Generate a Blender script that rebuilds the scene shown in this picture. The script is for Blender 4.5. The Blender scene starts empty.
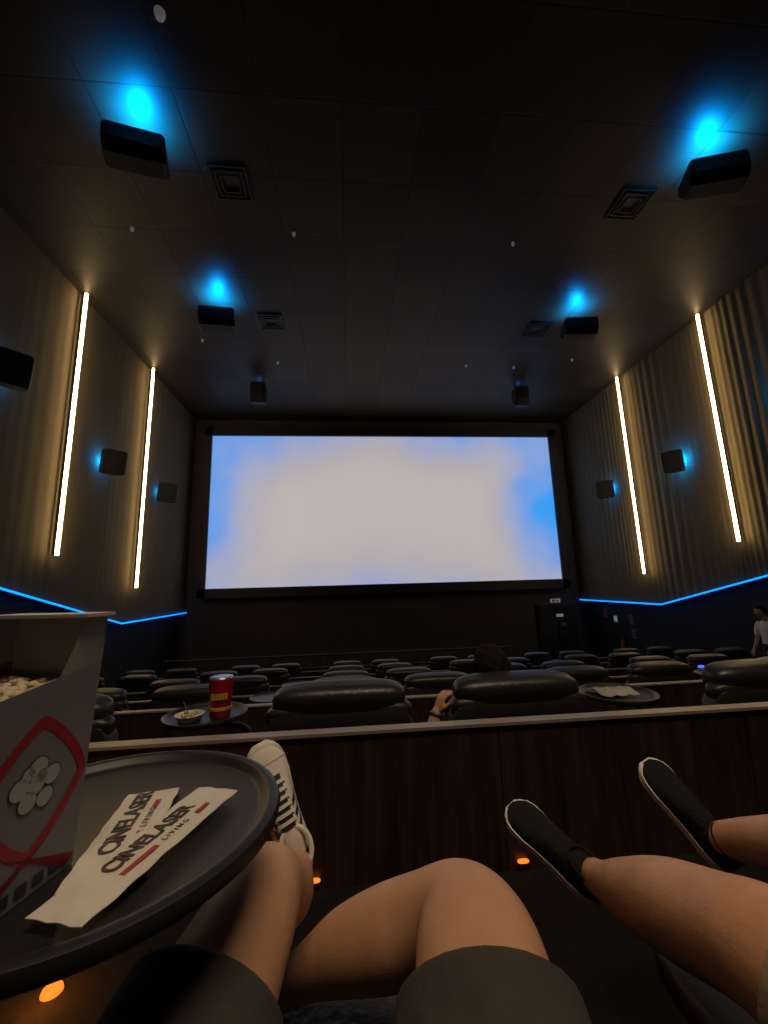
import bpy, math, random
from mathutils import Vector, Matrix
random.seed(7)
D=bpy.data; SC=bpy.context.scene
COL=SC.collection
SC.view_settings.view_transform='Standard'
SC.view_settings.look='None'
ZOFF=3.3
V=Vector
# ------------------------------------------------------------ materials
def mat(name,col,rough=.6,metal=0,emis=None,estr=0,noise=0,nscale=8,bump=0,bscale=60,spec=.5,sss=0,coat=0):
    m=D.materials.new(name); m.use_nodes=True; nt=m.node_tree; b=nt.nodes['Principled BSDF']
    b.inputs['Base Color'].default_value=(*col,1); b.inputs['Roughness'].default_value=rough
    b.inputs['Metallic'].default_value=metal; b.inputs['Specular IOR Level'].default_value=spec
    if coat: b.inputs['Coat Weight'].default_value=coat; b.inputs['Coat Roughness'].default_value=.25
    if sss:
        b.inputs['Subsurface Weight'].default_value=sss
        b.inputs['Subsurface Radius'].default_value=(.02,.008,.004); b.inputs['Subsurface Scale'].default_value=.5
    if emis: b.inputs['Emission Color'].default_value=(*emis,1); b.inputs['Emission Strength'].default_value=estr
    tc=nt.nodes.new('ShaderNodeTexCoord')
    if noise:
        n=nt.nodes.new('ShaderNodeTexNoise'); n.inputs['Scale'].default_value=nscale; n.inputs['Detail'].default_value=4
        nt.links.new(tc.outputs['Object'],n.inputs['Vector'])
        r=nt.nodes.new('ShaderNodeMapRange'); r.inputs['From Min'].default_value=.3; r.inputs['From Max'].default_value=.7
        r.inputs['To Min'].default_value=1-noise; r.inputs['To Max'].default_value=1+noise
        nt.links.new(n.outputs['Fac'],r.inputs['Value'])
        mx=nt.nodes.new('ShaderNodeVectorMath'); mx.operation='SCALE'; mx.inputs[0].default_value=col
        nt.links.new(r.outputs['Result'],mx.inputs['Scale']); nt.links.new(mx.outputs[0],b.inputs['Base Color'])
    if bump:
        n2=nt.nodes.new('ShaderNodeTexNoise'); n2.inputs['Scale'].default_value=bscale; n2.inputs['Detail'].default_value=3
        nt.links.new(tc.outputs['Object'],n2.inputs['Vector'])
        bp=nt.nodes.new('ShaderNodeBump'); bp.inputs['Strength'].default_value=bump; bp.inputs['Distance'].default_value=.01
        nt.links.new(n2.outputs['Fac'],bp.inputs['Height']); nt.links.new(bp.outputs['Normal'],b.inputs['Normal'])
    return m
M={}
M['skin']=mat('skin',(.50,.265,.150),.5,noise=.12,nscale=14,bump=.07,bscale=220,sss=.08)
M['skin2']=mat('skin_tan',(.52,.26,.135),.48,noise=.14,nscale=16,bump=.07,bscale=220,sss=.08)
M['shorts']=mat('shorts_cloth',(.044,.039,.031),.9,noise=.2,nscale=12,bump=.5,bscale=30)
M['beige']=mat('beige_cloth',(.30,.225,.145),.9,noise=.1,bump=.4,bscale=40)
M['shirt_dark']=mat('dark_shirt_cloth',(.04,.04,.045),.9,noise=.1,bump=.3,bscale=30)
M['shirt_white']=mat('white_shirt_cloth',(.75,.74,.7),.9,noise=.05,bump=.3,bscale=30)
M['denim']=mat('dark_trousers',(.02,.022,.03),.9,noise=.1)
M['hair']=mat('dark_hair',(.008,.005,.004),.85,noise=.3,nscale=40,bump=.5,bscale=90,spec=.2)
M['eye']=mat('eye_white',(.7,.7,.68),.3); M['iris']=mat('iris',(.03,.015,.01),.2); M['lip']=mat('lip',(.35,.12,.09),.5)
M['white_leather']=mat('white_leather',(.66,.62,.56),.5,noise=.06,bump=.1,bscale=100)
M['rubber_white']=mat('white_rubber',(.66,.62,.56),.55,noise=.05)
M['black_stripe']=mat('black_stripe',(.015,.012,.012),.5)
M['black_canvas']=mat('black_canvas',(.007,.007,.008),.85,noise=.2,bump=.3,bscale=150,spec=.25)
M['leather']=mat('black_leather',(.017,.016,.015),.42,noise=.25,nscale=6,bump=.25,bscale=55)
M['plastic']=mat('black_plastic',(.012,.0118,.0118),.42,noise=.15,nscale=20,bump=.06,bscale=400)
M['speaker']=mat('speaker_black',(.007,.007,.007),.6,noise=.2)
M['grille']=mat('speaker_grille',(.012,.012,.012),.7,bump=.5,bscale=200)
M['metal']=mat('dark_metal',(.05,.05,.05),.45,metal=.7,noise=.1)
M['cap']=mat('panel_cap',(.26,.22,.18),.45,noise=.1,nscale=3)
M['carpet']=mat('carpet',(.008,.0065,.006),.95,noise=.3,nscale=30,bump=.5,bscale=200,spec=.2)
M['wall_dark']=mat('wall_dark',(.018,.016,.015),.8,noise=.1,nscale=2)
M['screenwall']=mat('screen_wall_fabric',(.055,.050,.046),.9,noise=.1,nscale=3)
M['frame']=mat('screen_frame',(.012,.012,.013),.6,noise=.1)
M['door']=mat('door_black',(.006,.006,.006),.5,noise=.1)
M['sign']=mat('sign_white',(.6,.6,.58),.5,emis=(.8,.85,.8),estr=.12)
M['signdk']=mat('sign_grey',(.12,.12,.12),.5); M['signred']=mat('sign_red',(.4,.02,.02),.5)
M['warm']=mat('led_warm',(1,.9,.7),.5,emis=(1,.66,.32),estr=20)
M['blue']=mat('led_blue',(.02,.1,.3),.5,emis=(.0,.085,.42),estr=6)
M['amber']=mat('led_amber',(.05,.02,.01),.5,emis=(1,.22,.02),estr=1.3)
M['bluep']=mat('led_blue_puck',(.1,.2,.8),.5,emis=(.05,.10,1),estr=2.0)
M['whitefix']=mat('white_fixture',(.5,.5,.47),.4,emis=(1,.95,.9),estr=.06)  # slight glow put into the sprinkler material, though sprinklers are no lamps
M['carton']=mat('carton_grey',(.185,.185,.195),.55,noise=.05,nscale=10)
M['carton_w']=mat('carton_white',(.46,.44,.41),.6,noise=.05)
M['red']=mat('print_red',(.32,.010,.018),.5); M['inkw']=mat('print_white',(.42,.41,.40),.5); M['inkd']=mat('print_dark',(.035,.032,.035),.5)
M['paper']=mat('paper_white',(.60,.565,.50),.5,noise=.05,nscale=25,bump=.25,bscale=45)
M['ink']=mat('ink_brown',(.05,.03,.025),.6)
M['popcorn']=mat('popcorn',(.50,.42,.29),.8,noise=.2,nscale=60,bump=.4,bscale=120)
M['redcup']=mat('red_can_paint',(.42,.010,.013),.3,noise=.08,nscale=10); M['alu']=mat('aluminium',(.5,.5,.5),.3,metal=.9)
M['gold']=mat('gold_print',(.60,.36,.06),.4)
M['cloth']=mat('cloth_grey',(.30,.29,.26),.9,noise=.15)
def wood():
    m=D.materials.new('walnut_panel'); m.use_nodes=True; nt=m.node_tree; b=nt.nodes['Principled BSDF']
    tc=nt.nodes.new('ShaderNodeTexCoord'); mp=nt.nodes.new('ShaderNodeMapping'); mp.inputs['Scale'].default_value=(9,9,.7)
    n=nt.nodes.new('ShaderNodeTexNoise'); n.inputs['Scale'].default_value=1.6; n.inputs['Detail'].default_value=8; n.inputs['Distortion'].default_value=.6
    mp2=nt.nodes.new('ShaderNodeMapping'); mp2.inputs['Scale'].default_value=(60,60,2)
    n2=nt.nodes.new('ShaderNodeTexNoise'); n2.inputs['Scale'].default_value=1.5; n2.inputs['Detail'].default_value=4
    r=nt.nodes.new('ShaderNodeValToRGB'); e=r.color_ramp.elements
    e[0].position=.3; e[0].color=(.014,.0075,.0055,1); e[1].position=.75; e[1].color=(.056,.030,.021,1)
    ad=nt.nodes.new('ShaderNodeMath'); ad.operation='MULTIPLY_ADD'; ad.inputs[1].default_value=.35
    L=nt.links.new
    L(tc.outputs['Object'],mp.inputs[0]); L(tc.outputs['Object'],mp2.inputs[0]); L(mp.outputs[0],n.inputs['Vector']); L(mp2.outputs[0],n2.inputs['Vector'])
    sb=nt.nodes.new('ShaderNodeMath'); sb.operation='SUBTRACT'; sb.inputs[1].default_value=.5
    L(n2.outputs['Fac'],sb.inputs[0]); L(sb.outputs[0],ad.inputs[0]); L(n.outputs['Fac'],ad.inputs[2]); L(ad.outputs[0],r.inputs[0])
    L(r.outputs[0],b.inputs['Base Color']); b.inputs['Roughness'].default_value=.42
    return m
M['wood']=wood()
def fabric():
    m=D.materials.new('acoustic_fabric'); m.use_nodes=True; nt=m.node_tree; b=nt.nodes['Principled BSDF']; L=nt.links.new
    tc=nt.nodes.new('ShaderNodeTexCoord'); mp=nt.nodes.new('ShaderNodeMapping'); mp.inputs['Scale'].default_value=(1,4,.10)
    n=nt.nodes.new('ShaderNodeTexNoise'); n.inputs['Scale'].default_value=1.5; n.inputs['Detail'].default_value=4
    r=nt.nodes.new('ShaderNodeValToRGB'); e=r.color_ramp.elements
    e[0].position=.3; e[0].color=(.118,.098,.056,1); e[1].position=.7; e[1].color=(.142,.120,.072,1)
    L(tc.outputs['Object'],mp.inputs[0]); L(mp.outputs[0],n.inputs['Vector']); L(n.outputs['Fac'],r.inputs[0]); L(r.outputs[0],b.inputs['Base Color'])
    b.inputs['Roughness'].default_value=.9; b.inputs['Specular IOR Level'].default_value=.2
    return m
M['fabric']=fabric()
def ceilmat():
    m=D.materials.new('ceiling_tiles'); m.use_nodes=True; nt=m.node_tree; b=nt.nodes['Principled BSDF']; L=nt.links.new
    tc=nt.nodes.new('ShaderNodeTexCoord'); br=nt.nodes.new('ShaderNodeTexBrick')
    br.offset=0; br.inputs['Scale'].default_value=1; br.inputs['Brick Width'].default_value=1.25; br.inputs['Row Height'].default_value=1.25
    br.inputs['Mortar Size'].default_value=.014; br.inputs['Mortar Smooth'].default_value=.2
    br.inputs['Color1'].default_value=(.024,.019,.012,1); br.inputs['Color2'].default_value=(.038,.030,.019,1); br.inputs['Mortar'].default_value=(.007,.006,.004,1)
    L(tc.outputs['Object'],br.inputs['Vector']); L(br.outputs['Color'],b.inputs['Base Color']); b.inputs['Roughness'].default_value=.5
    b.inputs['Specular IOR Level'].default_value=.24
    bp=nt.nodes.new('ShaderNodeBump'); bp.invert=True; bp.inputs['Strength'].default_value=.5; bp.inputs['Distance'].default_value=.01
    L(br.outputs['Fac'],bp.inputs['Height']); L(bp.outputs[0],b.inputs['Normal'])
    return m
M['ceiling']=ceilmat()
def screenmat():
    m=D.materials.new('projection_screen'); m.use_nodes=True; nt=m.node_tree; b=nt.nodes['Principled BSDF']; L=nt.links.new
    tc=nt.nodes.new('ShaderNodeTexCoord')
    b.inputs['Base Color'].default_value=(.3,.3,.3,1); b.inputs['Roughness'].default_value=.9
    total=None
    for (cx,cz,rx,rz,s) in [(7.6,-.2,4.2,4.6,1.35),(-8.2,0.3,4.2,8.0,.90),(-5.4,3.3,6.0,3.0,.55),(3.2,3.2,5.0,2.6,.48),(7.2,3.6,4.4,3.0,.45),(-.5,4.6,11,3.0,.50),(0,-5.0,12,4.4,.62)]:
        mp=nt.nodes.new('ShaderNodeMapping'); mp.inputs['Location'].default_value=(-cx/rx,0,-cz/rz); mp.inputs['Scale'].default_value=(1/rx,0,1/rz)
        g=nt.nodes.new('ShaderNodeTexGradient'); g.gradient_type='QUADRATIC_SPHERE'
        mu=nt.nodes.new('ShaderNodeMath'); mu.operation='MULTIPLY'; mu.inputs[1].default_value=s*1.1
        L(tc.outputs['Object'],mp.inputs[0]); L(mp.outputs[0],g.inputs[0]); L(g.outputs['Fac'],mu.inputs[0])
        if total is None: total=mu.outputs[0]
        else:
            a=nt.nodes.new('ShaderNodeMath'); a.operation='ADD'; L(total,a.inputs[0]); L(mu.outputs[0],a.inputs[1]); total=a.outputs[0]
    n=nt.nodes.new('ShaderNodeTexNoise'); n.inputs['Scale'].default_value=.55; n.inputs['Detail'].default_value=3
    L(tc.outputs['Object'],n.inputs['Vector'])
    mr=nt.nodes.new('ShaderNodeMapRange'); mr.inputs['From Min'].default_value=.3; mr.inputs['From Max'].default_value=.7; mr.inputs['To Min'].default_value=.65; mr.inputs['To Max'].default_value=1.35
    L(n.outputs['Fac'],mr.inputs['Value'])
    mm=nt.nodes.new('ShaderNodeMath'); mm.operation='MULTIPLY'; L(total,mm.inputs[0]); L(mr.outputs[0],mm.inputs[1])
    r=nt.nodes.new('ShaderNodeValToRGB'); e=r.color_ramp.elements
    e[0].position=0; e[0].color=(.48,.435,.42,1); e[1].position=1; e[1].color=(.003,.30,.86,1)
    x=e.new(.10); x.color=(.42,.395,.43,1); x=e.new(.28); x.color=(.31,.36,.56,1); x=e.new(.55); x.color=(.13,.31,.74,1)
    L(mm.outputs[0],r.inputs[0]); L(r.outputs[0],b.inputs['Emission Color']); b.inputs['Emission Strength'].default_value=1.0
    return m
M['screen']=screenmat()
# ------------------------------------------------------------ mesh helpers
class MB:
    def __init__(s): s.v=[];s.f=[];s.m=[];s.mats=[]
    def add(s,vf,mt,mx=None):
        vs,fs=vf; o=len(s.v)
        if mt not in s.mats: s.mats.append(mt)
        i=s.mats.index(mt)
        for p in vs:
            p=V(p); s.v.append(tuple(mx@p) if mx is not None else tuple(p))
        for f in fs: s.f.append([k+o for k in f]); s.m.append(i)
        return s
    def obj(s,name,parent=None,smooth=True,loc=None,me=None):
        if me is None: me=s.mesh(name,smooth)
        o=D.objects.new(name,me); COL.objects.link(o)
        if parent: o.parent=parent
        if loc is not None: o.location=loc
        return o
    def mesh(s,name,smooth=True):
        me=D.meshes.new(name); me.from_pydata(s.v,[],s.f)
        for k in s.mats: me.materials.append(M[k])
        me.polygons.foreach_set('material_index',s.m)
        if smooth:
            me.polygons.foreach_set('use_smooth',[True]*len(s.f))
        me.update()
        if smooth: 
            try: me.set_sharp_from_angle(angle=math.radians(42))
            except Exception: pass
        return me
def inst(name,me,loc,rot=(0,0,0)):
    o=D.objects.new(name,me); COL.objects.link(o); o.location=loc; o.rotation_euler=rot; return o
def empty(name,loc=(0,0,0)):
    o=D.objects.new(name,None); COL.objects.link(o); o.location=loc; o.empty_display_size=.1; return o
def T(x,y,z): return Matrix.Translation((x,y,z))
def R(a,ax): return Matrix.Rotation(math.radians(a),4,ax)
def box(x0,x1,y0,y1,z0,z1):
    vs=[(x,y,z) for z in (z0,z1) for y in (y0,y1) for x in (x0,x1)]
    return vs,[(0,2,3,1),(4,5,7,6),(0,1,5,4),(2,6,7,3),(0,4,6,2),(1,3,7,5)]
def cbox(c,s): return box(c[0]-s[0]/2,c[0]+s[0]/2,c[1]-s[1]/2,c[1]+s[1]/2,c[2]-s[2]/2,c[2]+s[2]/2)
def rbox(sx,sy,sz,p=4,n=8):
    vs=[];fs=[];idx={}
    def g(pt):
        k=tuple(round(a,5) for a in pt)
        if k in idx: return idx[k]
        q=[abs(a)**p for a in pt]; s=sum(q)**(1/p)
        vs.append((pt[0]/s*sx/2,pt[1]/s*sy/2,pt[2]/s*sz/2)); idx[k]=len(vs)-1; return idx[k]
    def w(t): return math.tan(t*math.pi/4)
    for ax in range(3):
        for sg in (-1,1):
            for i in range(n):
                for j in range(n):
                    q=[]
                    for (a,b) in ((i,j),(i+1,j),(i+1,j+1),(i,j+1)):
                        u=w(-1+2*a/n); v=w(-1+2*b/n); pt=[0,0,0]; pt[ax]=sg; pt[(ax+1)%3]=u; pt[(ax+2)%3]=v
                        q.append(g(pt))
                    if sg<0: q.reverse()
                    fs.append(q)
    return vs,fs
def lathe(prof,n=32):
    vs=[];fs=[]
    for (r,z) in prof:
        for i in range(n):
            a=2*math.pi*i/n; vs.append((r*math.cos(a),r*math.sin(a),z))
    for k in range(len(prof)-1):
        for i in range(n):
            j=(i+1)%n; fs.append((k*n+i,k*n+j,(k+1)*n+j,(k+1)*n+i))
    fs.append(tuple(range(n))[::-1]); fs.append(tuple((len(prof)-1)*n+i for i in range(n)))
    return vs,fs
def cr(a,b,c,d,t):
    return .5*((2*b)+(-a+c)*t+(2*a-5*b+4*c-d)*t*t+(-a+3*b-3*c+d)*t*t*t)
def tube(path,n=20,sub=5,cap=True,hem=False):
    P=[V(p[0]) for p in path]; Rr=[]
    for p in path:
        r=p[1]; Rr.append(V((r,r,0)) if not isinstance(r,tuple) else V((r[0],r[1],0)))
    pts=[];rs=[]
    for i in range(len(P)-1):
        a=P[i-1] if i>0 else 2*P[0]-P[1]; d=P[i+2] if i+2<len(P) else 2*P[-1]-P[-2]
        ra=Rr[i-1] if i>0 else Rr[0]; rd=Rr[i+2] if i+2<len(P) else Rr[-1]
        for k in range(sub):
            t=k/sub; pts.append(cr(a,P[i],P[i+1],d,t)); rs.append(cr(ra,Rr[i],Rr[i+1],rd,t))
    pts.append(P[-1]); rs.append(Rr[-1])
    tan=[]
    for i in range(len(pts)):
        t=(pts[min(i+1,len(pts)-1)]-pts[max(i-1,0)]).normalized(); tan.append(t)
    if cap:
        a=rs[0]; t=tan[0]; m=min(a[0],a[1]); p0=pts[0]
        pre=[(p0-t*m*.95,a*.3),(p0-t*m*.75,a*.66),(p0-t*m*.4,a*.9)]
        a=rs[-1]; t=tan[-1]; m=min(a[0],a[1]); p1=pts[-1]
        post=[(p1+t*m*.4,a*.9),(p1+t*m*.75,a*.66),(p1+t*m*.95,a*.3)]
        pts=[q[0] for q in pre]+pts+[q[0] for q in post]; rs=[q[1] for q in pre]+rs+[q[1] for q in post]
        tan=[tan[0]]*3+tan+[tan[-1]]*3
    if hem:
        t=tan[-1]; p1=pts[-1]; a=rs[-1]; e=V((.007,.007,0))
        pts+= [p1+t*.003,p1-t*.0,p1-t*.03]; rs+=[a-e*.4,a-e,a-e]; tan+=[t]*3
    up=V((0,0,1))
    if abs(tan[0].dot(up))>.9: up=V((0,-1,0))
    vs=[];fs=[]; u=up
    for p,r,t in zip(pts,rs,tan):
        u=(u-t*u.dot(t)).normalized(); s=t.cross(u)
        for i in range(n):
            a=2*math.pi*i/n; vs.append(tuple(p+s*(r[0]*math.cos(a))+u*(r[1]*math.sin(a))))
    for k in range(len(pts)-1):
        for i in range(n):
            j=(i+1)%n; fs.append((k*n+i,k*n+j,(k+1)*n+j,(k+1)*n+i))
    fs.append(tuple(range(n))[::-1])
    fs.append(tuple((len(pts)-1)*n+i for i in range(n)))
    return vs,fs
def frame(origin,fwd,up):
    y=V(fwd).normalized(); z=V(up); z=(z-y*z.dot(y)).normalized(); x=y.cross(z)
    m=Matrix((x,y,z)).transposed().to_4x4(); m.translation=V(origin); return m
def remesh(o,vox=.008,sm=4):
    m=o.modifiers.new('Remesh','REMESH'); m.mode='VOXEL'; m.voxel_size=vox; m.use_smooth_shade=True
    s=o.modifiers.new('Smooth','SMOOTH'); s.iterations=sm; s.factor=.5
# ------------------------------------------------------------ people parts
def head(E,skinMB,skin,c,fwd,up,hair=True,s=1.0,vol=1.0):
    m=frame(c,fwd,up)@Matrix.Scale(s,4)
    vs,fs=rbox(2,2,2,2,12); nv=[]
    for x,y,z in vs:
        k=1-.33*max(0,-z)**1.4
        nv.append((x*.074*k,y*.093*(1-.12*max(0,-z))+(.012*max(0,-z) if y>0 else 0),z*.115))
    skinMB.add((nv,fs),skin,m)
    skinMB.add(tube([((0,.088,.02),.008),((0,.100,-.005),.011),((0,.103,-.022),.015)],8,3),skin,m)
    for sx in (-1,1):
        skinMB.add(rbox(.02,.035,.06,2.5,4),skin,m@T(sx*.078,-.005,-.005))
        skinMB.add(rbox(.014,.014,.012,2,4),skin,m@T(sx*.010,.098,-.026))
    f=MB()
    for sx in (-1,1):
        f.add(rbox(.026,.02,.015,2,5),'eye',m@T(sx*.031,.083,.008)); f.add(rbox(.011,.008,.011,2,4),'iris',m@T(sx*.031,.0915,.008))
        f.add(rbox(.036,.012,.007,2.5,4),'hair',m@T(sx*.031,.086,.028))
    f.add(rbox(.046,.018,.013,2,5),'lip',m@T(0,.088,-.055))
    f.obj('face_features',E)
    if hair:
        vs,fs=rbox(2,2,2,2,18); nv=[]
        for x,y,z in vs:
            k=vol
            if y>.25 and z<.5: k=.72
            if z<-.35: k=.7 if vol==1 else vol*.85
            if y>.25 and z<.3: k=.72
            j=1+.03*math.sin(x*23+z*17)*math.cos(y*19)
            if vol>1: j+=.04*math.sin(x*9+1)*math.sin(z*11+y*5)
            nv.append((x*.085*k*j,y*.104*k*j-.006,z*.125*k*j+.008))
        h=MB(); h.add((nv,fs),'hair',m); h.obj('hair',E)
def hand(MBo,skin,wrist,d,up,side,curl=25):
    m=frame(wrist,d,up)
    MBo.add(rbox(.080,.095,.030,3,6),skin,m@T(0,.047,0))
    for i,(x,L) in enumerate([(.030,.072),(.010,.082),(-.011,.076),(-.031,.060)]):
        x*=side; p=V((x,.085,0)); a=math.radians(-6); pts=[(tuple(p-V((0,.02,0))),.0095)]
        for k,sg in enumerate((.45,.3,.25)):
            pts.append((tuple(p),.0092-.0007*k)); a-=math.radians(curl); p=p+V((x*.08,math.cos(a)*L*sg,math.sin(a)*L*sg))
        pts.append((tuple(p),.0070))
        MBo.add(tube(pts,8,3),skin,m)
    MBo.add(tube([((side*.022,.02,-.004),.014),((side*.046,.045,-.010),.012),((side*.058,.070,-.018),.0105),((side*.058,.092,-.026),.009)],8,3),skin,m)
Ys=[0,.02,.06,.11,.16,.20,.24,.265,.283]
HW=[.020,.032,.037,.037,.041,.047,.047,.039,.014]
TP=[.062,.082,.088,.082,.072,.058,.047,.040,.030]
def lerp(tb,y):
    for i in range(len(Ys)-1):
        if y<=Ys[i+1]: t=(y-Ys[i])/(Ys[i+1]-Ys[i]); return tb[i]*(1-t)+tb[i+1]*t
    return tb[-1]
def shoe(E,heel,toe,up,style='sneaker',sc=1.0):
    m=frame(heel,V(toe)-V(heel),up)@Matrix.Scale(sc,4)
    sl=1 if style=='sneaker' else .62; ws=1 if style=='sneaker' else 1.12
    def surf(y,ang,off=0,lo=1):
        hw=lerp(HW,y)*ws+off; tp=(lerp(TP,y) if style=='sneaker' else lerp(TP,y)*.92)
        a=math.radians(ang); c=math.cos(a); s=math.sin(a)
        return (math.copysign(abs(c)**.75,c)*hw,y,.02*sl+(tp-.02+off)*abs(s)**.85)
    b=MB(); up_m='white_leather' if style=='sneaker' else 'black_canvas'
    N=20; ys=[.283*k/24 for k in range(25)]; vs=[];fs=[]
    for y in ys:
        for i in range(N+1): vs.append(surf(y,180*i/N))
    for k in range(24):
        for i in range(N): a=k*(N+1)+i; fs.append((a,a+1,a+N+2,a+N+1))
    fs.append(tuple(range(N+1))); fs.append(tuple(24*(N+1)+i for i in range(N+1))[::-1])
    b.add((vs,fs),up_m)
    prof=[(-.004,0),(.003,.004),(.004,.014),(.003,.025),(-.003,.029)]
    vs=[];fs=[]; out=[(lerp(HW,y)*ws,y) for y in ys]+[(-lerp(HW,y)*ws,y) for y in ys[::-1]]
    n=len(out)
    for off,z in prof:
        for (x,y) in out:
            yy=y+(off if y>.14 else -off)*(1 if (y<.02 or y>.27) else 0)
            vs.append((x+math.copysign(off,x),yy,z*sl+ (.010*((y-.2)/.083)**2 if (y>.2 and style=='sneaker') else 0)))
    for k in range(len(prof)-1):
        for i in range(n): j=(i+1)%n; fs.append((k*n+i,k*n+j,(k+1)*n+j,(k+1)*n+i))
    fs.append(tuple(range(n))[::-1]); fs.append(tuple((len(prof)-1)*n+i for i in range(n)))
    b.add((vs,fs),'rubber_white')
    def patch(y0,y1,a0,a1,shift,mt,off=.0018,na=8,ny=2):
        vs=[];fs=[]
        for i in range(na+1):
            t=i/na
            for j in range(ny+1):
                y=y0+(y1-y0)*j/ny+shift*t; vs.append(surf(y,a0+(a1-a0)*t,off))
        for i in range(na):
            for j in range(ny): a=i*(ny+1)+j; fs.append((a,a+1,a+ny+2,a+ny+1))
        b.add((vs,fs),mt)
    if style=='sneaker':
        for k in range(3):
            y=.095+.026*k
            patch(y,y+.013,4,58,-.022,'black_stripe'); patch(y,y+.013,176,122,-.022,'black_stripe')
        patch(.090,.205,72,108,0,'black_stripe',.0025,6,8)
        for k in range(6):
            y=.10+.017*k; patch(y,y+.008,62,118,0,'rubber_white',.005)
        patch(.235,.279,8,172,0,'rubber_white',.0016,16,4)
        patch(.0,.03,8,172,0,'black_stripe',.0012,16,3)
        b.add(tube([((math.cos(a)*.034,.048+math.sin(a)*.042,.088-.10*math.sin(a)*.1),.006) for a in [2*math.pi*i/14 for i in range(15)]],8,2,cap=False),'white_leather')
    else:
        patch(.10,.15,50,130,0,'black_canvas',.0015,10,4)
        b.add(tube([((math.cos(a)*.033,.050+math.sin(a)*.046,.072+.004*math.sin(a)),.0035) for a in [2*math.pi*i/14 for i in range(15)]],8,2,cap=False),'black_canvas')
    b.v=[tuple(m@V(p)) for p in b.v]
    return b.obj('sneaker' if style=='sneaker' else 'slip_on_shoe',E)
# ------------------------------------------------------------ room
LX,RX,CZ,SY=-6.5,10.1,7.3,17.3
tiers=[(-6,1.9,-1.2),(1.9,4.0,-1.62),(4.0,6.1,-2.04),(6.1,8.2,-2.39),(8.2,10.3,-2.69),(10.3,12.4,-2.97),(12.4,14.0,-3.21),(14.0,17.5,-3.3)]
b=MB()
for y0,y1,z in tiers: b.add(box(-7,10.6,y0,y1,-3.7,z),'carpet')
b.obj('floor',smooth=False)
b=MB(); b.add(box(-7,10.6,-6.2,17.6,CZ,CZ+.2),'ceiling'); b.obj('ceiling',smooth=False)
b=MB(); b.add(box(-7,-6.72,-6.2,17.6,-3.7,CZ),'wall_dark'); b.obj('wall_left',smooth=False)
b=MB(); b.add(box(10.32,10.6,-6.2,17.6,-3.7,CZ),'wall_dark'); b.obj('wall_right',smooth=False)
b=MB(); b.add(box(-7,10.6,SY,SY+.3,-3.7,CZ),'screenwall'); b.obj('wall_front',smooth=False)
b=MB(); b.add(box(-7,10.6,-6.3,-6,-3.7,CZ),'wall_dark'); b.obj('wall_back',smooth=False)
def trimz(y): return -.85 if y>12.5 else -.85+.236*(12.5-y)
for side,X in ((-1,LX),(1,RX)):
    vs=[];fs=[]; y=-6.0; cols=[]
    while y<=SY: cols.append(y); y+=.035
    ph=0
    for y in cols:
        ph+=.035*2*math.pi/(.24+.10*math.sin(y*1.7+side)); amp=(.008 if side>0 else .0016)*(1+.6*math.sin(y*2.3))
        x=X-side*(amp*math.sin(ph)+amp)
        zb=trimz(y); vs+= [(X+side*.2,y,zb),(x,y,zb),(x,y,CZ)]
    for i in range(len(cols)-1):
        a=3*i; q=[(a,a+1,a+4,a+3),(a+1,a+2,a+5,a+4)]
        if side>0: q=[t[::-1] for t in q]
        fs+=q
    b=MB(); b.add((vs,fs),'fabric'); b.obj('acoustic_wall_curtain')
    b=MB(); xx=X-side*.08
    b.add(tube([((xx,17.2,trimz(17)-.02),.022),((xx,12.5,-.87),.022),((xx,5,trimz(5)-.02),.022),((xx,-5,trimz(-5)-.02),.022)],8,1,cap=False),'blue')
    b.obj('blue_led_trim')
    for yy,zb in ((9.45,.84),(12.95,.13)):
        b=MB(); xs=X-side*.18
        b.add(cbox((xs,yy,(zb+CZ-.04)/2),(.055,.050,CZ-.04-zb)),'warm')
        b.add(cbox((xs+side*.07,yy,(zb+CZ-.04)/2),(.07,.03,CZ-.04-zb)),'metal')
        b.obj('wall_light_strip',smooth=False)
# screen
b=MB(); b.add(box(-7.42,7.42,0,.02,-3.2,3.2),'screen'); b.obj('cinema_screen',smooth=False,loc=(1.77,16.95,3.24))
b=MB()
b.add(box(-5.95,-5.65,16.85,16.98,-.35,6.8),'frame'); b.add(box(9.19,9.5,16.85,16.98,-.35,6.8),'frame')
b.add(box(-5.95,9.5,16.85,16.98,6.45,6.8),'frame'); b.add(box(-5.95,9.5,16.85,16.98,-.35,.03),'frame')
b.add(box(-5.9,9.45,16.98,17.3,-.3,6.7),'frame'); b.obj('trim_1',smooth=False)
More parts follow.
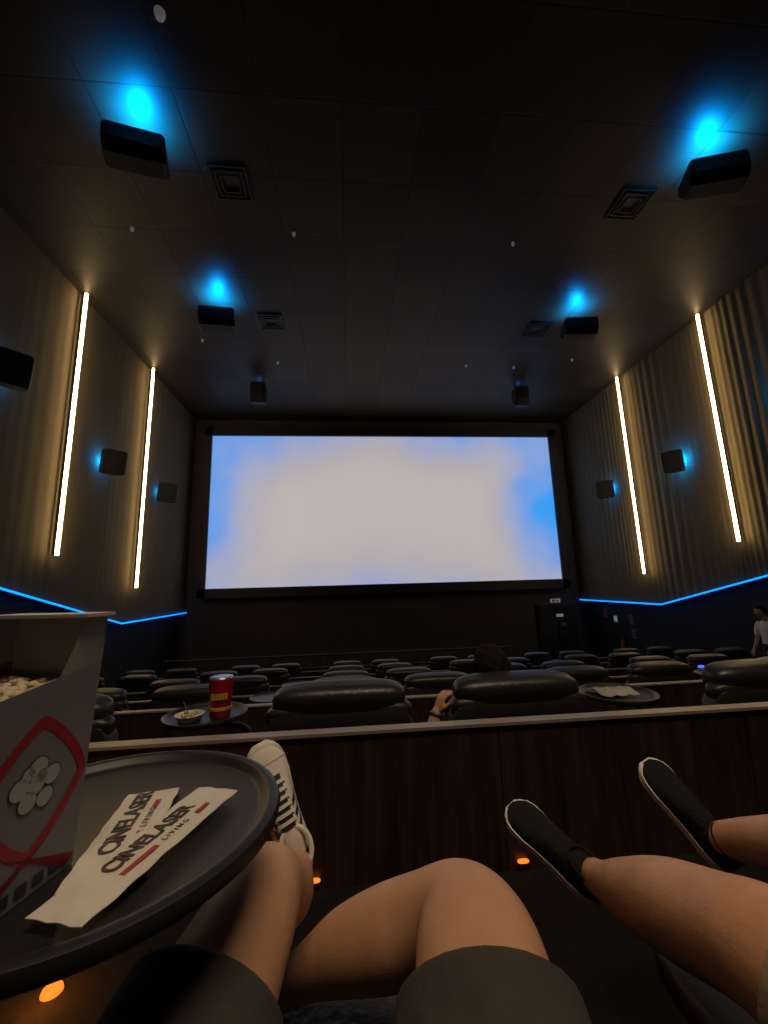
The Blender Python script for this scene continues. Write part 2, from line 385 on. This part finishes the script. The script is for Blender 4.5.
# door + signs
b=MB(); x0,x1=8.05,9.75
b.add(box(x0,x1,17.16,17.295,-3.3,-1.05),'door')
for q in (x0+.05,(x0+x1)/2+.02): b.add(box(q,q+.75,17.12,17.17,-3.25,-1.12),'frame'); b.add(box(q+.08,q+.67,17.08,17.12,-2.35,-2.27),'metal')
b.add(box(8.85,9.15,17.09,17.12,-1.55,-1.43),'sign'); b.add(box(9.0,9.25,17.09,17.12,-1.95,-1.8),'signdk')
b.obj('door_1',smooth=False)
b=MB(); b.add(box(-.22,.22,-.03,0,-.08,.08),'sign'); b.add(box(-.14,-.02,-.034,-.03,-.05,.05),'signdk'); b.add(box(.02,.16,-.034,-.03,-.03,.03),'signdk'); b.obj('exit_sign',smooth=False,loc=(8.95,17.29,-.88))
for y,z,k in ((15.9,-1.35,'signred'),(15.3,-1.55,'sign'),(14.4,-1.5,'signdk'),(14.35,-2.0,'signdk')):
    b=MB(); b.add(box(-.02,0,-.13,.13,-.17,.17),'signdk'); b.add(box(-.026,-.02,-.10,.10,-.09,.12),k); b.add(box(-.027,-.02,-.08,.08,-.14,-.12),'inkw'); b.obj('wall_sign',smooth=False,loc=(10.31,y,z))
b=MB(); b.add(lathe([(.02,0),(.08,.0),(.085,.03),(.085,.4),(.05,.47),(.025,.49),(.025,.54),(.01,.55)],20),'signred'); b.add(cbox((0,-.03,.56),(.04,.12,.03)),'metal'); b.add(tube([((.02,0,.53),.012),((.09,0,.45),.012),((.1,0,.2),.014)],8,4),'black_stripe')
b.obj('fire_extinguisher',loc=(10.2,14.9,-2.75))
# railing
b=MB(); zt=-2.00; ry=12.75
b.add(tube([((-5.3,ry,zt),.028),((1,ry,zt),.028),((5.0,ry,zt),.028)],10,2),'metal')
b.add(tube([((-5.3,ry,zt-.35),.018),((5.0,ry,zt-.35),.018)],8,2),'metal')
x=-5.2
while x<5.1: b.add(tube([((x,ry,-3.21),.022),((x,ry,zt),.022)],8,1),'metal'); x+=1.45
b.obj('guard_rail')
# barriers
for k in range(6):
    y=tiers[k][1]; zt=tiers[k][2]+.57; zb=tiers[k+1][2]; b=MB()
    xa,xb=-5.3,9.0; n=12; w=(xb-xa)/n
    for i in range(n): b.add(box(xa+i*w+.003,xa+(i+1)*w-.003,y-.005,y+.04,zb,zt),'wood')
    b.add(box(xa,xb,y,y+.036,zb,zt-.002),'black_stripe')
    b.add(box(xa-.01,xb+.01,y-.015,y+.05,zt,zt+.013),'cap')
    b.obj('wood_barrier_panel',smooth=False)
# ------------------------------------------------------------ seats
def seatmesh(recl):
    b=MB()
    b.add(rbox(.70,.66,.30,8,6),'leather',T(0,.02,.15))
    b.add(rbox(.60,.62,.17,4,8),'leather',T(0,.05,.37))
    for s in (-1,1):
        b.add(rbox(.13,.82,.50,6,8),'leather',T(s*.405,.02,.31)); b.add(rbox(.15,.80,.09,3.5,8),'leather',T(s*.405,.02,.57))
    if recl: m=T(0,-.28,.40)@R(38,'X')
    else: m=T(0,-.33,.40)@R(9,'X')
    b.add(rbox(.78,.15,.70,7,10),'leather',m@T(0,-.04,.27))
    b.add(rbox(.62,.16,.28,3.5,8),'leather',m@T(0,.06,.14)); b.add(rbox(.62,.16,.26,3.5,8),'leather',m@T(0,.06,.38))
    b.add(rbox(.70,.20,.17,3.6,12),'leather',m@T(0,0,.635))
    b.add(rbox(.76,.13,.13,4,10),'leather',m@T(0,-.035,.575))
    b.add(tube([((-.36,-.115,.50),.006),((0,-.118,.50),.006),((.36,-.115,.50),.006)],8,4),'leather',m)
    if recl:
        b.add(rbox(.56,.50,.11,4,8),'leather',T(0,.62,.375)); 
        for s in (-1,1): b.add(tube([((s*.22,.3,.15),.015),((s*.22,.75,.33),.015)],8,1),'metal')
    else:
        b.add(rbox(.58,.09,.30,4,8),'leather',T(0,.39,.22))
    return b
up=seatmesh(False).mesh('cinema_recliner'); rc=seatmesh(True).mesh('cinema_recliner_extended')
for k in range(1,6):
    y=2.75+2.1*(k-1); z=tiers[k][2]
    for n in range(-2,4):
        for s in (-1,1):
            x=.435+2.48*n+s*.485
            inst('cinema_recliner',up,(x,y+ (0 if k==1 else random.uniform(-.03,.03)),z))
for x in (-2.55,-1.6,0,.92,2.5,3.45): inst('cinema_recliner',rc,(x,.20,-1.2))
def trayparts(b,r=.235,arm=(-.08,-.12)):
    b.add(lathe([(0.002,0),(r-.030,0),(r-.022,.003),(r-.017,.010),(r-.008,.013),(r,.010),(r+.003,.002),(r,-.008),(r-.02,-.016),(r-.05,-.018),(.002,-.018)],72),'plastic')
    b.add(lathe([(.002,-.018),(.06,-.018),(.055,-.035),(.02,-.045),(.002,-.045)],24),'plastic')
    b.add(tube([((0,0,-.035),.014),((arm[0]*.5,arm[1]*.5,-.07),.014),((arm[0],arm[1],-.12),.016),((arm[0],arm[1],-.30),.018)],10,4),'metal')
b=MB(); trayparts(b,.230,(-.09,-.16)); b.obj('swivel_tray_table',loc=(-.332,.630,-.305))
b=MB(); trayparts(b,.21,(.20,.1)); tm=b.mesh('swivel_tray_table')
for x,y,z in ((-.76,2.38,-.65),(1.55,2.38,-.66),(-.80,4.5,-1.10),(1.67,4.5,-1.10),(4.15,4.5,-1.1),(4.15,2.4,-.68),(-3.28,2.4,-.68),(-3.28,4.5,-1.1),(1.67,6.6,-1.45),(-.8,6.6,-1.45)):
    inst('swivel_tray_table',tm,(x,y,z))
# ------------------------------------------------------------ ceiling things
def speaker(w,d,h):
    b=MB()
    prof=[(-.5,.5),(.5,.5),(.5,.05),(.18,-.5),(-.30,-.5),(-.5,-.15)]
    vs=[];n=len(prof)
    for sx,sc in ((-.5,.90),(-.44,1),(.44,1),(.5,.90)):
        for (py,pz) in prof: vs.append((sx*w,py*d*sc,pz*h*sc))
    fs=[]
    for k in range(3):
        for i in range(n): j=(i+1)%n; fs.append((k*n+i,(k+1)*n+i,(k+1)*n+j,k*n+j))
    fs.append(tuple(range(n))); fs.append(tuple(3*n+i for i in range(n))[::-1])
    b.add((vs,fs),'speaker')
    p0=V((0,-.5*d,-.15*h)); p1=V((0,-.30*d,-.5*h)); q=V((0,-.5*d,.42*h)); e=.012
    vs=[(-.38*w,q.y-e,q.z),(.38*w,q.y-e,q.z),(.38*w,p0.y-e,p0.z),(-.38*w,p0.y-e,p0.z),(.36*w,p1.y-e,p1.z),(-.36*w,p1.y-e,p1.z)]
    b.add((vs,[(0,3,2,1),(3,5,4,2)]),'grille')
    for s in (-1,1): b.add(cbox((s*.25*w,.12,.62*h),(.04,.06,.35*h)),'metal')
    b.add(cbox((0,.12,.80*h),(.6*w,.06,.03)),'metal')
    return b
cs=speaker(.84,.52,.46).mesh('ceiling_speaker',False); cs2=speaker(.50,.45,.72).mesh('ceiling_speaker_narrow',False)
def plight(name,loc,col,e,r=.06):
    l=D.lights.new(name,'POINT'); l.color=col; l.energy=e; l.shadow_soft_size=r
    o=D.objects.new(name,l); COL.objects.link(o); o.location=loc; return o
def spot(name,loc,col,e,ang,r=.05):
    l=D.lights.new(name,'SPOT'); l.color=col; l.energy=e; l.shadow_soft_size=r; l.spot_size=math.radians(ang); l.spot_blend=1.0
    o=D.objects.new(name,l); COL.objects.link(o); o.location=loc; o.rotation_euler=(math.pi,0,0); return o
for x,y,rz,e in ((-3.18,5.50,-16,620),(-3.2,9.5,-12,430),(6.3,5.28,20,620),(6.35,9.45,12,380)):
    inst('ceiling_speaker',cs,(x,y,6.64),(math.radians(-6),math.radians(5 if x>0 else -5),math.radians(-rz)))
    spot('blue_spot_lamp',(x,y-.05,6.93),(.0,.29,1),e,160)
for x in (-3.05,6.5): inst('ceiling_speaker',cs2,(x,13.6,6.72)); spot('blue_spot_lamp',(x,13.7,7.14),(.0,.30,1),3,140,.04)
vm=MB()
vm.add(box(-.33,.33,-.33,.33,-.01,.0),'black_stripe')
for k,r in enumerate((.31,.23,.15)):
    for (a,c) in ((0,1),(1,0),(0,-1),(-1,0)):
        cx,cy=a*r,c*r; sx=.03 if a else 2*r+.03; sy=.03 if c else 2*r+.03
        vm.add(cbox((cx,cy,-.03-.008*k),(sx,sy,.03)),'speaker')
vme=vm.mesh('ceiling_vent',False)
for x,y in ((-2.03,6.4),(-2.03,10.35),(5.65,6.35),(5.65,10.35)): inst('ceiling_vent',vme,(x,y,CZ))
sm=MB(); sm.add(lathe([(.002,-.08),(.018,-.08),(.030,-.06),(.032,-.03),(.036,-.02),(.036,0),(.002,0)],20),'whitefix'); sme=sm.mesh('ceiling_sprinkler')
for x,y in ((-2.31,4.19),(-4.29,7.5),(-1.04,7.43),(3.69,7.4),(-4.2,11.3),(-2.2,12.45),(5.8,12.45),(4.1,12.4),(7.6,11.9),(6.6,4.2)):
    o=inst('ceiling_sprinkler',sme,(x,y,CZ)); 
    if (x,y)==(-2.31,4.19): o.scale=(1.9,1.9,1.2)
# wall speakers
ws=MB(); ws.add(rbox(.52,.34,.66,14,8),'speaker'); ws.add(cbox((0,-.172,0),(.44,.008,.58)),'grille'); ws.add(cbox((0,.21,0),(.12,.14,.16)),'metal'); wme=ws.mesh('wall_speaker')
for side,X in ((-1,LX),(1,RX)):
    for y,z in ((7.45,4.1),(10.85,3.38),(14.1,3.31)):
        inst('wall_speaker',wme,(X-side*.38,y,z),(math.radians(8),0,math.radians(side*-50)))
        plight('blue_wall_lamp',(X-side*.12,y+.06,z+.05),(.0,.30,1),(55 if side>0 else 20)*(.4 if y>14 else 1),.04)
# floor LEDs
pm=MB(); pm.add(rbox(.05,.02,.014,3,4),'amber'); pme=pm.mesh('step_light')
for x in (-.15,.72,-1.7,2.6): inst('step_light',pme,(x,1.882,-1.16))
pm2=MB(); pm2.add(lathe([(.002,0),(.030,0),(.027,.010),(.002,.012)],16),'amber'); inst('floor_light',pm2.mesh('floor_light'),(-.92,1.57,-1.2))
plight('amber_floor_lamp',(-.92,1.53,-1.13),(1,.28,.03),1.6,.02)
bp=MB(); bp.add(rbox(.10,.03,.04,3,4),'bluep'); bpm=bp.mesh('blue_aisle_light')
for x,y,z in ((3.55,8.1,-2.0),(-2.4,8.1,-2.05),(5.3,6.0,-1.55)): inst('blue_aisle_light',bpm,(x,y,z+.20))
# ------------------------------------------------------------ photographer (seated, legs in view)
E=empty('seated_person')
b=MB()
b.add(tube([((-.20,.20,-.650),.092),((-.205,.34,-.610),.092),((-.195,.48,-.555),.088),((-.175,.61,-.508),.080),((-.150,.705,-.480),(.069,.070)),((-.140,.765,-.480),(.061,.064)),((-.132,.83,-.520),.055),((-.128,.91,-.575),(.055,.058)),((-.126,1.0,-.610),.045),((-.124,1.07,-.630),.036),((-.124,1.11,-.640),.034)],24,6),'skin')
b.add(tube([((.10,.18,-.67),.092),((.120,.32,-.635),.095),((.145,.46,-.59),.097),((.165,.58,-.540),.094),((.178,.665,-.512),(.089,.080)),((.170,.725,-.516),(.076,.072)),((.122,.765,-.545),.066),((.06,.795,-.580),(.066,.067)),((-.01,.83,-.62),.058),((-.07,.86,-.665),.042),((-.11,.885,-.70),.036)],24,6),'skin')
o=b.obj('legs',E); remesh(o,.007,6)
b=MB()
b.add(tube([((-.13,.10,-.65),.115),((-.20,.22,-.630),.114),((-.215,.36,-.595),(.116,.108)),((-.208,.475,-.552),(.113,.104)),((-.190,.575,-.514),(.105,.100)),((-.182,.610,-.500),(.102,.098))],28,6,cap=False,hem=True),'shorts')
b.add(tube([((.05,.10,-.66),.115),((.090,.20,-.645),.122),((.115,.34,-.622),(.124,.112)),((.140,.46,-.585),(.124,.110)),((.163,.560,-.545),(.119,.107)),((.169,.598,-.530),(.117,.106))],28,6,cap=False,hem=True),'shorts')
b.add(rbox(.46,.30,.24,3,10),'shorts',T(-.04,.10,-.64)); b.obj('shorts',E)
b=MB(); b.add(tube([((-.02,.08,-.62),(.17,.12)),((-.01,-.06,-.50),(.165,.115)),((0,-.2,-.36),(.19,.12))],24,6),'shirt_dark'); b.obj('shirt',E)
shoe(E,(-.130,1.135,-.648),(-.242,1.168,-.382),(.35,-1,.1),'sneaker',.97)
shoe(E,(-.145,.885,-.745),(-.215,1.12,-.745),(0,0,1),'sneaker',.95)
# ------------------------------------------------------------ neighbour
E=empty('seated_person')
b=MB()
b.add(tube([((.80,.18,-.66),.092),((.73,.38,-.61),.094),((.645,.54,-.565),.094),((.612,.63,-.545),(.088,.086)),((.600,.70,-.560),.078),((.592,.82,-.605),(.075,.076)),((.588,.94,-.655),.058),((.585,1.02,-.688),.041),((.585,1.07,-.705),.036)],24,6),'skin2')
b.add(tube([((1.02,.18,-.66),.092),((1.02,.40,-.60),.088),((1.01,.60,-.535),.078),((1.0,.70,-.510),(.068,.066)),((.99,.78,-.53),.062),((.98,.88,-.575),(.065,.066)),((.968,1.0,-.625),.052),((.953,1.08,-.660),.040),((.945,1.12,-.680),.036)],24,6),'skin2')
for s in (-1,1):
    cx=.92+s*.21
    b.add(tube([((cx,-.34,-.27),.05),((cx+s*.08,-.15,-.42),.045),((cx+s*.10,.02,-.52),.040),((cx+s*.06,.16,-.53),.033),((cx+s*.03,.27,-.53),.026)],14,5),'skin2')
    hand(b,'skin2',(cx+s*.03,.27,-.53),(-s*.3,1,-.05),(0,0,1),-s,18)
b.add(tube([((.92,-.32,-.26),.055),((.92,-.36,-.13),.052)],16,4),'skin2')
head(E,b,'skin2',(.92,-.35,.0),(0,1,.1),(0,-.1,1))
o=b.obj('body',E); remesh(o,.007,4)
b=MB()
b.add(tube([((.84,.08,-.66),.115),((.78,.24,-.64),.114),((.70,.42,-.600),(.113,.112)),((.635,.56,-.562),(.107,.106)),((.615,.615,-.552),(.103,.101))],28,6,cap=False,hem=True),'beige')
b.add(tube([((1.0,.08,-.66),.115),((1.02,.24,-.64),.112),((1.02,.42,-.60),(.105,.102)),((1.015,.50,-.575),(.103,.100))],28,6,cap=False,hem=True),'beige')
b.add(rbox(.42,.30,.24,3,10),'beige',T(.92,.10,-.64)); b.obj('shorts',E)
b=MB(); b.add(tube([((.92,.06,-.62),(.175,.12)),((.92,-.1,-.48),(.175,.12)),((.92,-.28,-.32),(.21,.12)),((.92,-.33,-.25),(.12,.08))],24,6),'shirt_dark')
for s in (-1,1): b.add(tube([((.92+s*.16,-.33,-.28),.07),((.92+s*.24,-.27,-.33),.064),((.92+s*.28,-.17,-.41),.058)],18,5,cap=False,hem=True),'shirt_dark')
b.obj('shirt',E)
shoe(E,(.597,1.075,-.760),(.487,1.235,-.668),(.02,-.85,1),'slip',.94)
shoe(E,(.962,1.105,-.742),(.885,1.225,-.575),(.06,-1.1,.8),'slip',.93)
# ------------------------------------------------------------ front-row person
E=empty('seated_person')
b=MB(); hx,hy,hz=.872,2.56,-.545
head(E,b,'skin',(hx,hy,hz),(-.15,1,.15),(-.10,-.15,1),s=1.10,vol=1.18)
b.add(tube([((.92,2.55,-.85),.06),((.88,2.57,-.65),.055)],16,4),'skin')
b.add(tube([((.72,2.56,-.90),.05),((.58,2.52,-1.0),.045),((.455,2.47,-.93),.044),((.475,2.475,-.82),.042),((.505,2.48,-.735),.033)],14,5),'skin')
hand(b,'skin',(.505,2.48,-.735),(.42,.05,1),(-.9,-.3,.3),1,24)
b.add(tube([((1.12,2.56,-.92),.05),((1.27,2.65,-1.02),.045),((1.30,2.85,-1.02),.038),((1.28,2.98,-1.02),.028)],14,5),'skin')
hand(b,'skin',(1.28,2.98,-1.02),(-.1,1,0),(0,0,1),-1,20)
o=b.obj('body',E); remesh(o,.006,2)
b=MB(); b.add(tube([((.92,2.72,-1.15),(.18,.12)),((.92,2.62,-1.0),(.18,.12)),((.92,2.55,-.86),(.21,.10)),((.91,2.56,-.78),(.10,.07))],24,6),'shirt_dark')
b.add(tube([((.92,2.72,-1.12),.13),((.92,2.95,-1.1),(.19,.09)),((.92,3.15,-1.1),(.17,.08))],24,6),'denim')
for s in (-1,1):
    b.add(tube([((.92+s*.12,3.1,-1.09),.08),((.92+s*.13,3.26,-1.10),.065),((.92+s*.13,3.33,-1.22),.058),((.92+s*.13,3.38,-1.52),.045)],18,5),'denim')
b.obj('clothes',E)
for s in (-1,1): shoe(E,(.92+s*.13,3.34,-1.61),(.92+s*.15,3.62,-1.61),(0,0,1),'sneaker')
b=MB(); b.add(tube([((.505+.038*math.cos(a),2.48+.034*math.sin(a),-.742-.010*math.cos(a)),.007) for a in [2*math.pi*i/12 for i in range(13)]],8,3,cap=False),'black_stripe'); b.obj('bracelet',E)
# ------------------------------------------------------------ standing person
E=empty('standing_person'); px,py,pz=8.55,7.85,-2.37
b=MB()
head(E,b,'skin',(px-.12,py,pz+1.61),(-.9,.4,-.1),(-.1,0,1))
b.add(tube([((px,py,pz+1.38),.058),((px-.08,py,pz+1.52),.052)],16,3),'skin')
for s in (-1,1):
    b.add(tube([((px,py+s*.20,pz+1.36),.045),((px-.01,py+s*.25,pz+1.10),.04),((px-.10,py+s*.24,pz+.92),.033),((px-.17,py+s*.22,pz+.85),.026)],14,5),'skin')
    hand(b,'skin',(px-.17,py+s*.22,pz+.85),(-.5,0,-1),(-1,0,.5),s,20)
o=b.obj('body',E); remesh(o,.007,2)
b=MB(); b.add(tube([((px,py,pz+.88),(.12,.16)),((px,py,pz+1.08),(.11,.15)),((px,py,pz+1.28),(.12,.19)),((px,py,pz+1.38),(.09,.16)),((px,py,pz+1.44),(.06,.07))],24,6),'shirt_white')
for s in (-1,1): b.add(tube([((px,py+s*.15,pz+1.37),.065),((px,py+s*.215,pz+1.28),.062),((px-.005,py+s*.25,pz+1.12),.058)],18,5,cap=False,hem=True),'shirt_white')
b.obj('shirt',E)
b=MB(); b.add(tube([((px,py,pz+.80),(.12,.17)),((px,py,pz+.95),(.12,.16))],24,4),'denim')
for s in (-1,1): b.add(tube([((px,py+s*.09,pz+.85),.09),((px-.03*s,py+s*.10,pz+.5),.068),((px-.02*s,py+s*.10,pz+.3),.060),((px+.02,py+s*.10,pz+.08),.050)],20,5),'denim')
b.obj('trousers',E)
for s in (-1,1): shoe(E,(px+.09,py+s*.10,pz-.018),(px-.19,py+s*.12,pz-.018),(0,0,1),'sneaker')
# ------------------------------------------------------------ popcorn box
E=empty('popcorn_box'); zb=-.304
B0=[(-.459,.470),(-.346,.442),(-.320,.560),(-.433,.588)]
cxm=sum(p[0] for p in B0)/4; cym=sum(p[1] for p in B0)/4
T0=[(cxm+(p[0]-cxm)*1.12,cym+(p[1]-cym)*1.12) for p in B0]
def cor(i,t):
    return V((B0[i][0]+(T0[i][0]-B0[i][0])*t,B0[i][1]+(T0[i][1]-B0[i][1])*t,zb+.2*t))
b=MB()
def wall(i,j,ti,tj,th=.0015,mt='carton'):
    a,c,d,e=cor(i,0),cor(j,0),cor(j,tj),cor(i,ti); n=(c-a).cross(e-a).normalized()*th
    vs=[a,c,d,e,a-n,c-n,d-n,e-n]; b.add((vs,[(0,1,2,3),(7,6,5,4),(0,4,5,1),(1,5,6,2),(2,6,7,3),(3,7,4,0)]),mt)
wall(0,1,1.0,1.0); wall(1,2,1.0,1.10); wall(2,3,1.38,1.38,mt='carton_w'); wall(3,0,1.10,1.0)
b.add((  [cor(i,0)+V((0,0,.001)) for i in range(4)],[(0,1,2,3)]),'carton')
for i,j in ((2,1),(3,0)):
    a=cor(i,1.10); c=cor(i,1.38); d=cor(i,1.10)+(cor(j,1.0)-cor(i,1.10))*.42
    e=c+(cor(j,1.35)-c)*.22
    b.add(([a,d,e,c],[(0,1,2,3),(3,2,1,0)]),'carton_w')
a,c=cor(2,1.38),cor(3,1.38)
fd=(cor(1,1.38)-cor(2,1.38))*.30
ex=(a-c).normalized()*.010
q=[a+ex,c,c+fd,a+ex+fd]
b.add((q+[p+V((0,0,.004)) for p in q],[(3,2,1,0),(4,5,6,7),(0,1,5,4),(1,2,6,5),(2,3,7,6),(3,0,4,7)]),'carton_w')
b.obj('carton',E,smooth=False)
def facept(i,j,u,v,off):
    a,c=cor(i,v),cor(j,v*1.0); n=(cor(j,0)-cor(i,0)).cross(cor(i,1)-cor(i,0)).normalized()
    return a+(c-a)*u+n*off
b=MB()
def disc(i,j,cu,cv,r,mt,off,n=20,asp=1.55):
    vs=[facept(i,j,cu+r*asp*math.cos(2*math.pi*k/n),cv+r*math.sin(2*math.pi*k/n),off) for k in range(n)]
    b.add((vs,[tuple(range(n))]),mt)
for (i,j) in ((1,2),(0,1)):
    n=48; vs=[];fs=[]
    for k in range(n):
        a=2*math.pi*k/n; c,s=math.cos(a),math.sin(a); rr=1/((abs(c)**1.25+abs(s)**1.25)**(1/1.25))
        for qq in (.36,.295): vs.append(facept(i,j,max(0.005,min(.995,.5+rr*qq*1.35*c)),.52+rr*qq*s,.0007))
    for k in range(n): l=(k+1)%n; fs.append((2*k,2*l,2*l+1,2*k+1))
    b.add((vs,fs),'red')
    for s in (-1,1):
        vs=[facept(i,j,.5+s*.10,.22,.0009),facept(i,j,.5+s*.22,.26,.0009),facept(i,j,.5-s*.40,-.0+.02,.0009),facept(i,j,.5-s*.49,.06,.0009)]
        b.add((vs,[(0,1,2,3),(3,2,1,0)]),'red')
    for (du,dv,r) in ((-.14,.03,.050),(.13,.04,.048),(0,.10,.052),(-.06,-.05,.048),(.09,-.06,.046),(0,.02,.046),(.04,.055,.034),(-.08,.085,.034)):
        disc(i,j,.5+du,.52+dv,r+.006,'inkd',.0009); disc(i,j,.5+du,.52+dv,r,'inkw',.0012)
    for k in range(5):
        u=.14+k*.15
        vs=[facept(i,j,u,.03,.0008),facept(i,j,u+.10,.03,.0008),facept(i,j,u+.10,.085,.0008),facept(i,j,u,.085,.0008)]
        b.add((vs,[(0,1,2,3)]),'inkd')
b.obj('print',E,smooth=False)
b=MB()
ce=[cor(i,.95) for i in range(4)]
for k in range(150):
    u,v=random.uniform(.06,.94),random.uniform(.06,.94)
    p=(ce[0]*(1-u)+ce[1]*u)*(1-v)+(ce[3]*(1-u)+ce[2]*u)*v
    for qn in range(3):
        b.add(rbox(.011,.010,.010,2,3),'popcorn',T(p.x+random.uniform(-.004,.004),p.y+random.uniform(-.004,.004),p.z+random.uniform(-.004,.012)))
b.add(([tuple(p+V((0,0,-.004))) for p in ce],[(0,1,2,3)]),'popcorn')
b.obj('popcorn',E)
# ------------------------------------------------------------ paper sachets
def sachet(p0,p1,w,z,tilt,txt,seed):
    rr=random.Random(seed); ph=[rr.uniform(0,6) for _ in range(4)]
    p0=V((*p0,z)); p1=V((*p1,z)); L=(p1-p0).length
    E=empty('paper_sachet')
    xd=(p1-p0).normalized(); zd=V((0,0,1)); yd=zd.cross(xd); m=Matrix((xd,yd,zd)).transposed().to_4x4(); m.translation=p0
    b=MB(); nx,ny=60,14
    for sgn in (1,-1):
        vs=[];fs=[]
        for i in range(nx+1):
            for j in range(ny+1):
                u=i/nx; v=j/ny*2-1
                puff=.0022*(1-v*v)*min(1,6*u,6*(1-u))+.0004
                wr=.0005*math.sin(u*31+v*5+ph[0])*math.sin(v*4+ph[1])+.0005*math.sin(u*17-v*7+ph[2])
                vs.append((u*L,v*w/2*(1-.03*math.sin(u*19+ph[3])**2),.0024+tilt*math.sin(u*3.1)*.5+sgn*puff+wr))
        for i in range(nx):
            for j in range(ny):
                a=i*(ny+1)+j; f=(a,a+ny+1,a+ny+2,a+1); fs.append(f if sgn>0 else f[::-1])
        b.add((vs,fs),'paper')
    b.v=[tuple(m@V(p)) for p in b.v]; b.obj('sleeve',E)
    def text(s,size,x,y,mt,bold=0):
        cu=D.curves.new('lettering','FONT'); cu.body=s; cu.size=size; cu.extrude=.0003; cu.offset=bold; cu.align_y='CENTER'
        cu.materials.append(M[mt]); o=D.objects.new('lettering',cu); COL.objects.link(o); o.parent=E
        o.matrix_local=m@T(x,y,.0058+tilt*.4)
    text(txt,w*.42,L*.24,w*.10,'ink',.0008); text('L I V I N G',w*.15,L*.48,-w*.22,'ink')
    b=MB(); b.add(box(L*.24,L*.44,-w*.27,-w*.17,.0054+tilt*.3,.0058+tilt*.3),'red'); b.add(box(L*.72,L*.82,-w*.27,-w*.17,.0054+tilt*.3,.0058+tilt*.3),'red')
    b.v=[tuple(m@V(p)) for p in b.v]; b.obj('bars',E,smooth=False)
sachet((-.268,.510),(-.299,.715),.072,-.3035,.001,'CINELASER',1)
sachet((-.270,.452),(-.197,.690),.064,-.2955,.001,'CINELASER',2)
# ------------------------------------------------------------ soda cup etc on front trays
b=MB(); b.add(lathe([(.002,.002),(.045,.002),(.050,.0),(.054,.008),(.060,.180),(.061,.186),(.055,.194),(.052,.196),(.050,.191),(.002,.189)],36),'redcup')
b.add(lathe([(.0565,.035),(.0575,.045),(.0575,.05),(.0565,.051)],36),'gold')
for a in range(-2,4): b.add(cbox((0,-.0605,.105),(.012,.003,.03)),'gold',R(a*14,'Z'))
b.add(lathe([(.0605,.183),(.061,.188),(.057,.195),(.054,.196),(.002,.192)],36),'alu')
b.obj('soda_cup',loc=(-.675,2.34,-.648))
b=MB(); b.add(lathe([(.002,.002),(.05,.002),(.07,.03),(.072,.03),(.052,0),(.002,0)],28),'paper')
for k in range(20): b.add(rbox(.016,.015,.014,2,3),'popcorn',T(random.uniform(-.035,.035),random.uniform(-.035,.035),.025+random.uniform(0,.008)))
b.add(tube([((0,0,.02),.003),((-.03,-.01,.09),.003)],8,1),'alu')
b.obj('snack_bowl',loc=(-.81,2.29,-.648))
b=MB(); vs=[];fs=[];n=14
for i in range(n+1):
    for j in range(n+1):
        u,v=i/n-.5,j/n-.5; vs.append((u*.22,v*.18,.016+.014*abs(math.sin(u*9+v*4))*math.cos(v*5)))
for i in range(n):
    for j in range(n): a=i*(n+1)+j; fs.append((a,a+n+1,a+n+2,a+1))
b.add((vs,fs),'cloth'); o=b.obj('napkin',loc=(1.52,2.38,-.655)); s=o.modifiers.new('s','SOLIDIFY'); s.thickness=.003
# ------------------------------------------------------------ lights
def area(name,loc,target,sx,sy,e,col,spread=180):
    l=D.lights.new(name,'AREA'); l.shape='RECTANGLE'; l.size=sx; l.size_y=sy; l.energy=e; l.color=col; l.spread=math.radians(spread)
    o=D.objects.new(name,l); COL.objects.link(o); o.location=loc
    o.rotation_euler=(V(target)-V(loc)).to_track_quat('-Z','Y').to_euler(); return o
area('warm_fill_light',(1.2,-.8,7.1),(.9,1.2,-1),4.0,1.0,110,(1,.76,.50),110)  # unseen warm fill, added above and behind to brighten legs and walls
w=D.worlds.new('dark_room'); SC.world=w; w.use_nodes=True; w.node_tree.nodes['Background'].inputs[0].default_value=(.01,.008,.006,1)
# ------------------------------------------------------------ camera
cam=D.cameras.new('camera'); co=D.objects.new('camera',cam); COL.objects.link(co); SC.camera=co
cam.sensor_fit='HORIZONTAL'; cam.sensor_width=36; cam.lens=36*405/768; cam.clip_start=.02; cam.clip_end=100
yaw,pit,rol=math.radians(5.29),math.radians(10.2),math.radians(1.65)
f=V((math.sin(yaw)*math.cos(pit),math.cos(yaw)*math.cos(pit),math.sin(pit)))
r=V((math.cos(yaw),-math.sin(yaw),0)); u=r.cross(f)
RR=r*math.cos(rol)-u*math.sin(rol); UU=u*math.cos(rol)+r*math.sin(rol)
co.matrix_world=Matrix((RR,UU,-f)).transposed().to_4x4()
for o in list(D.objects):
    if o.parent is None: o.location.z+=ZOFF
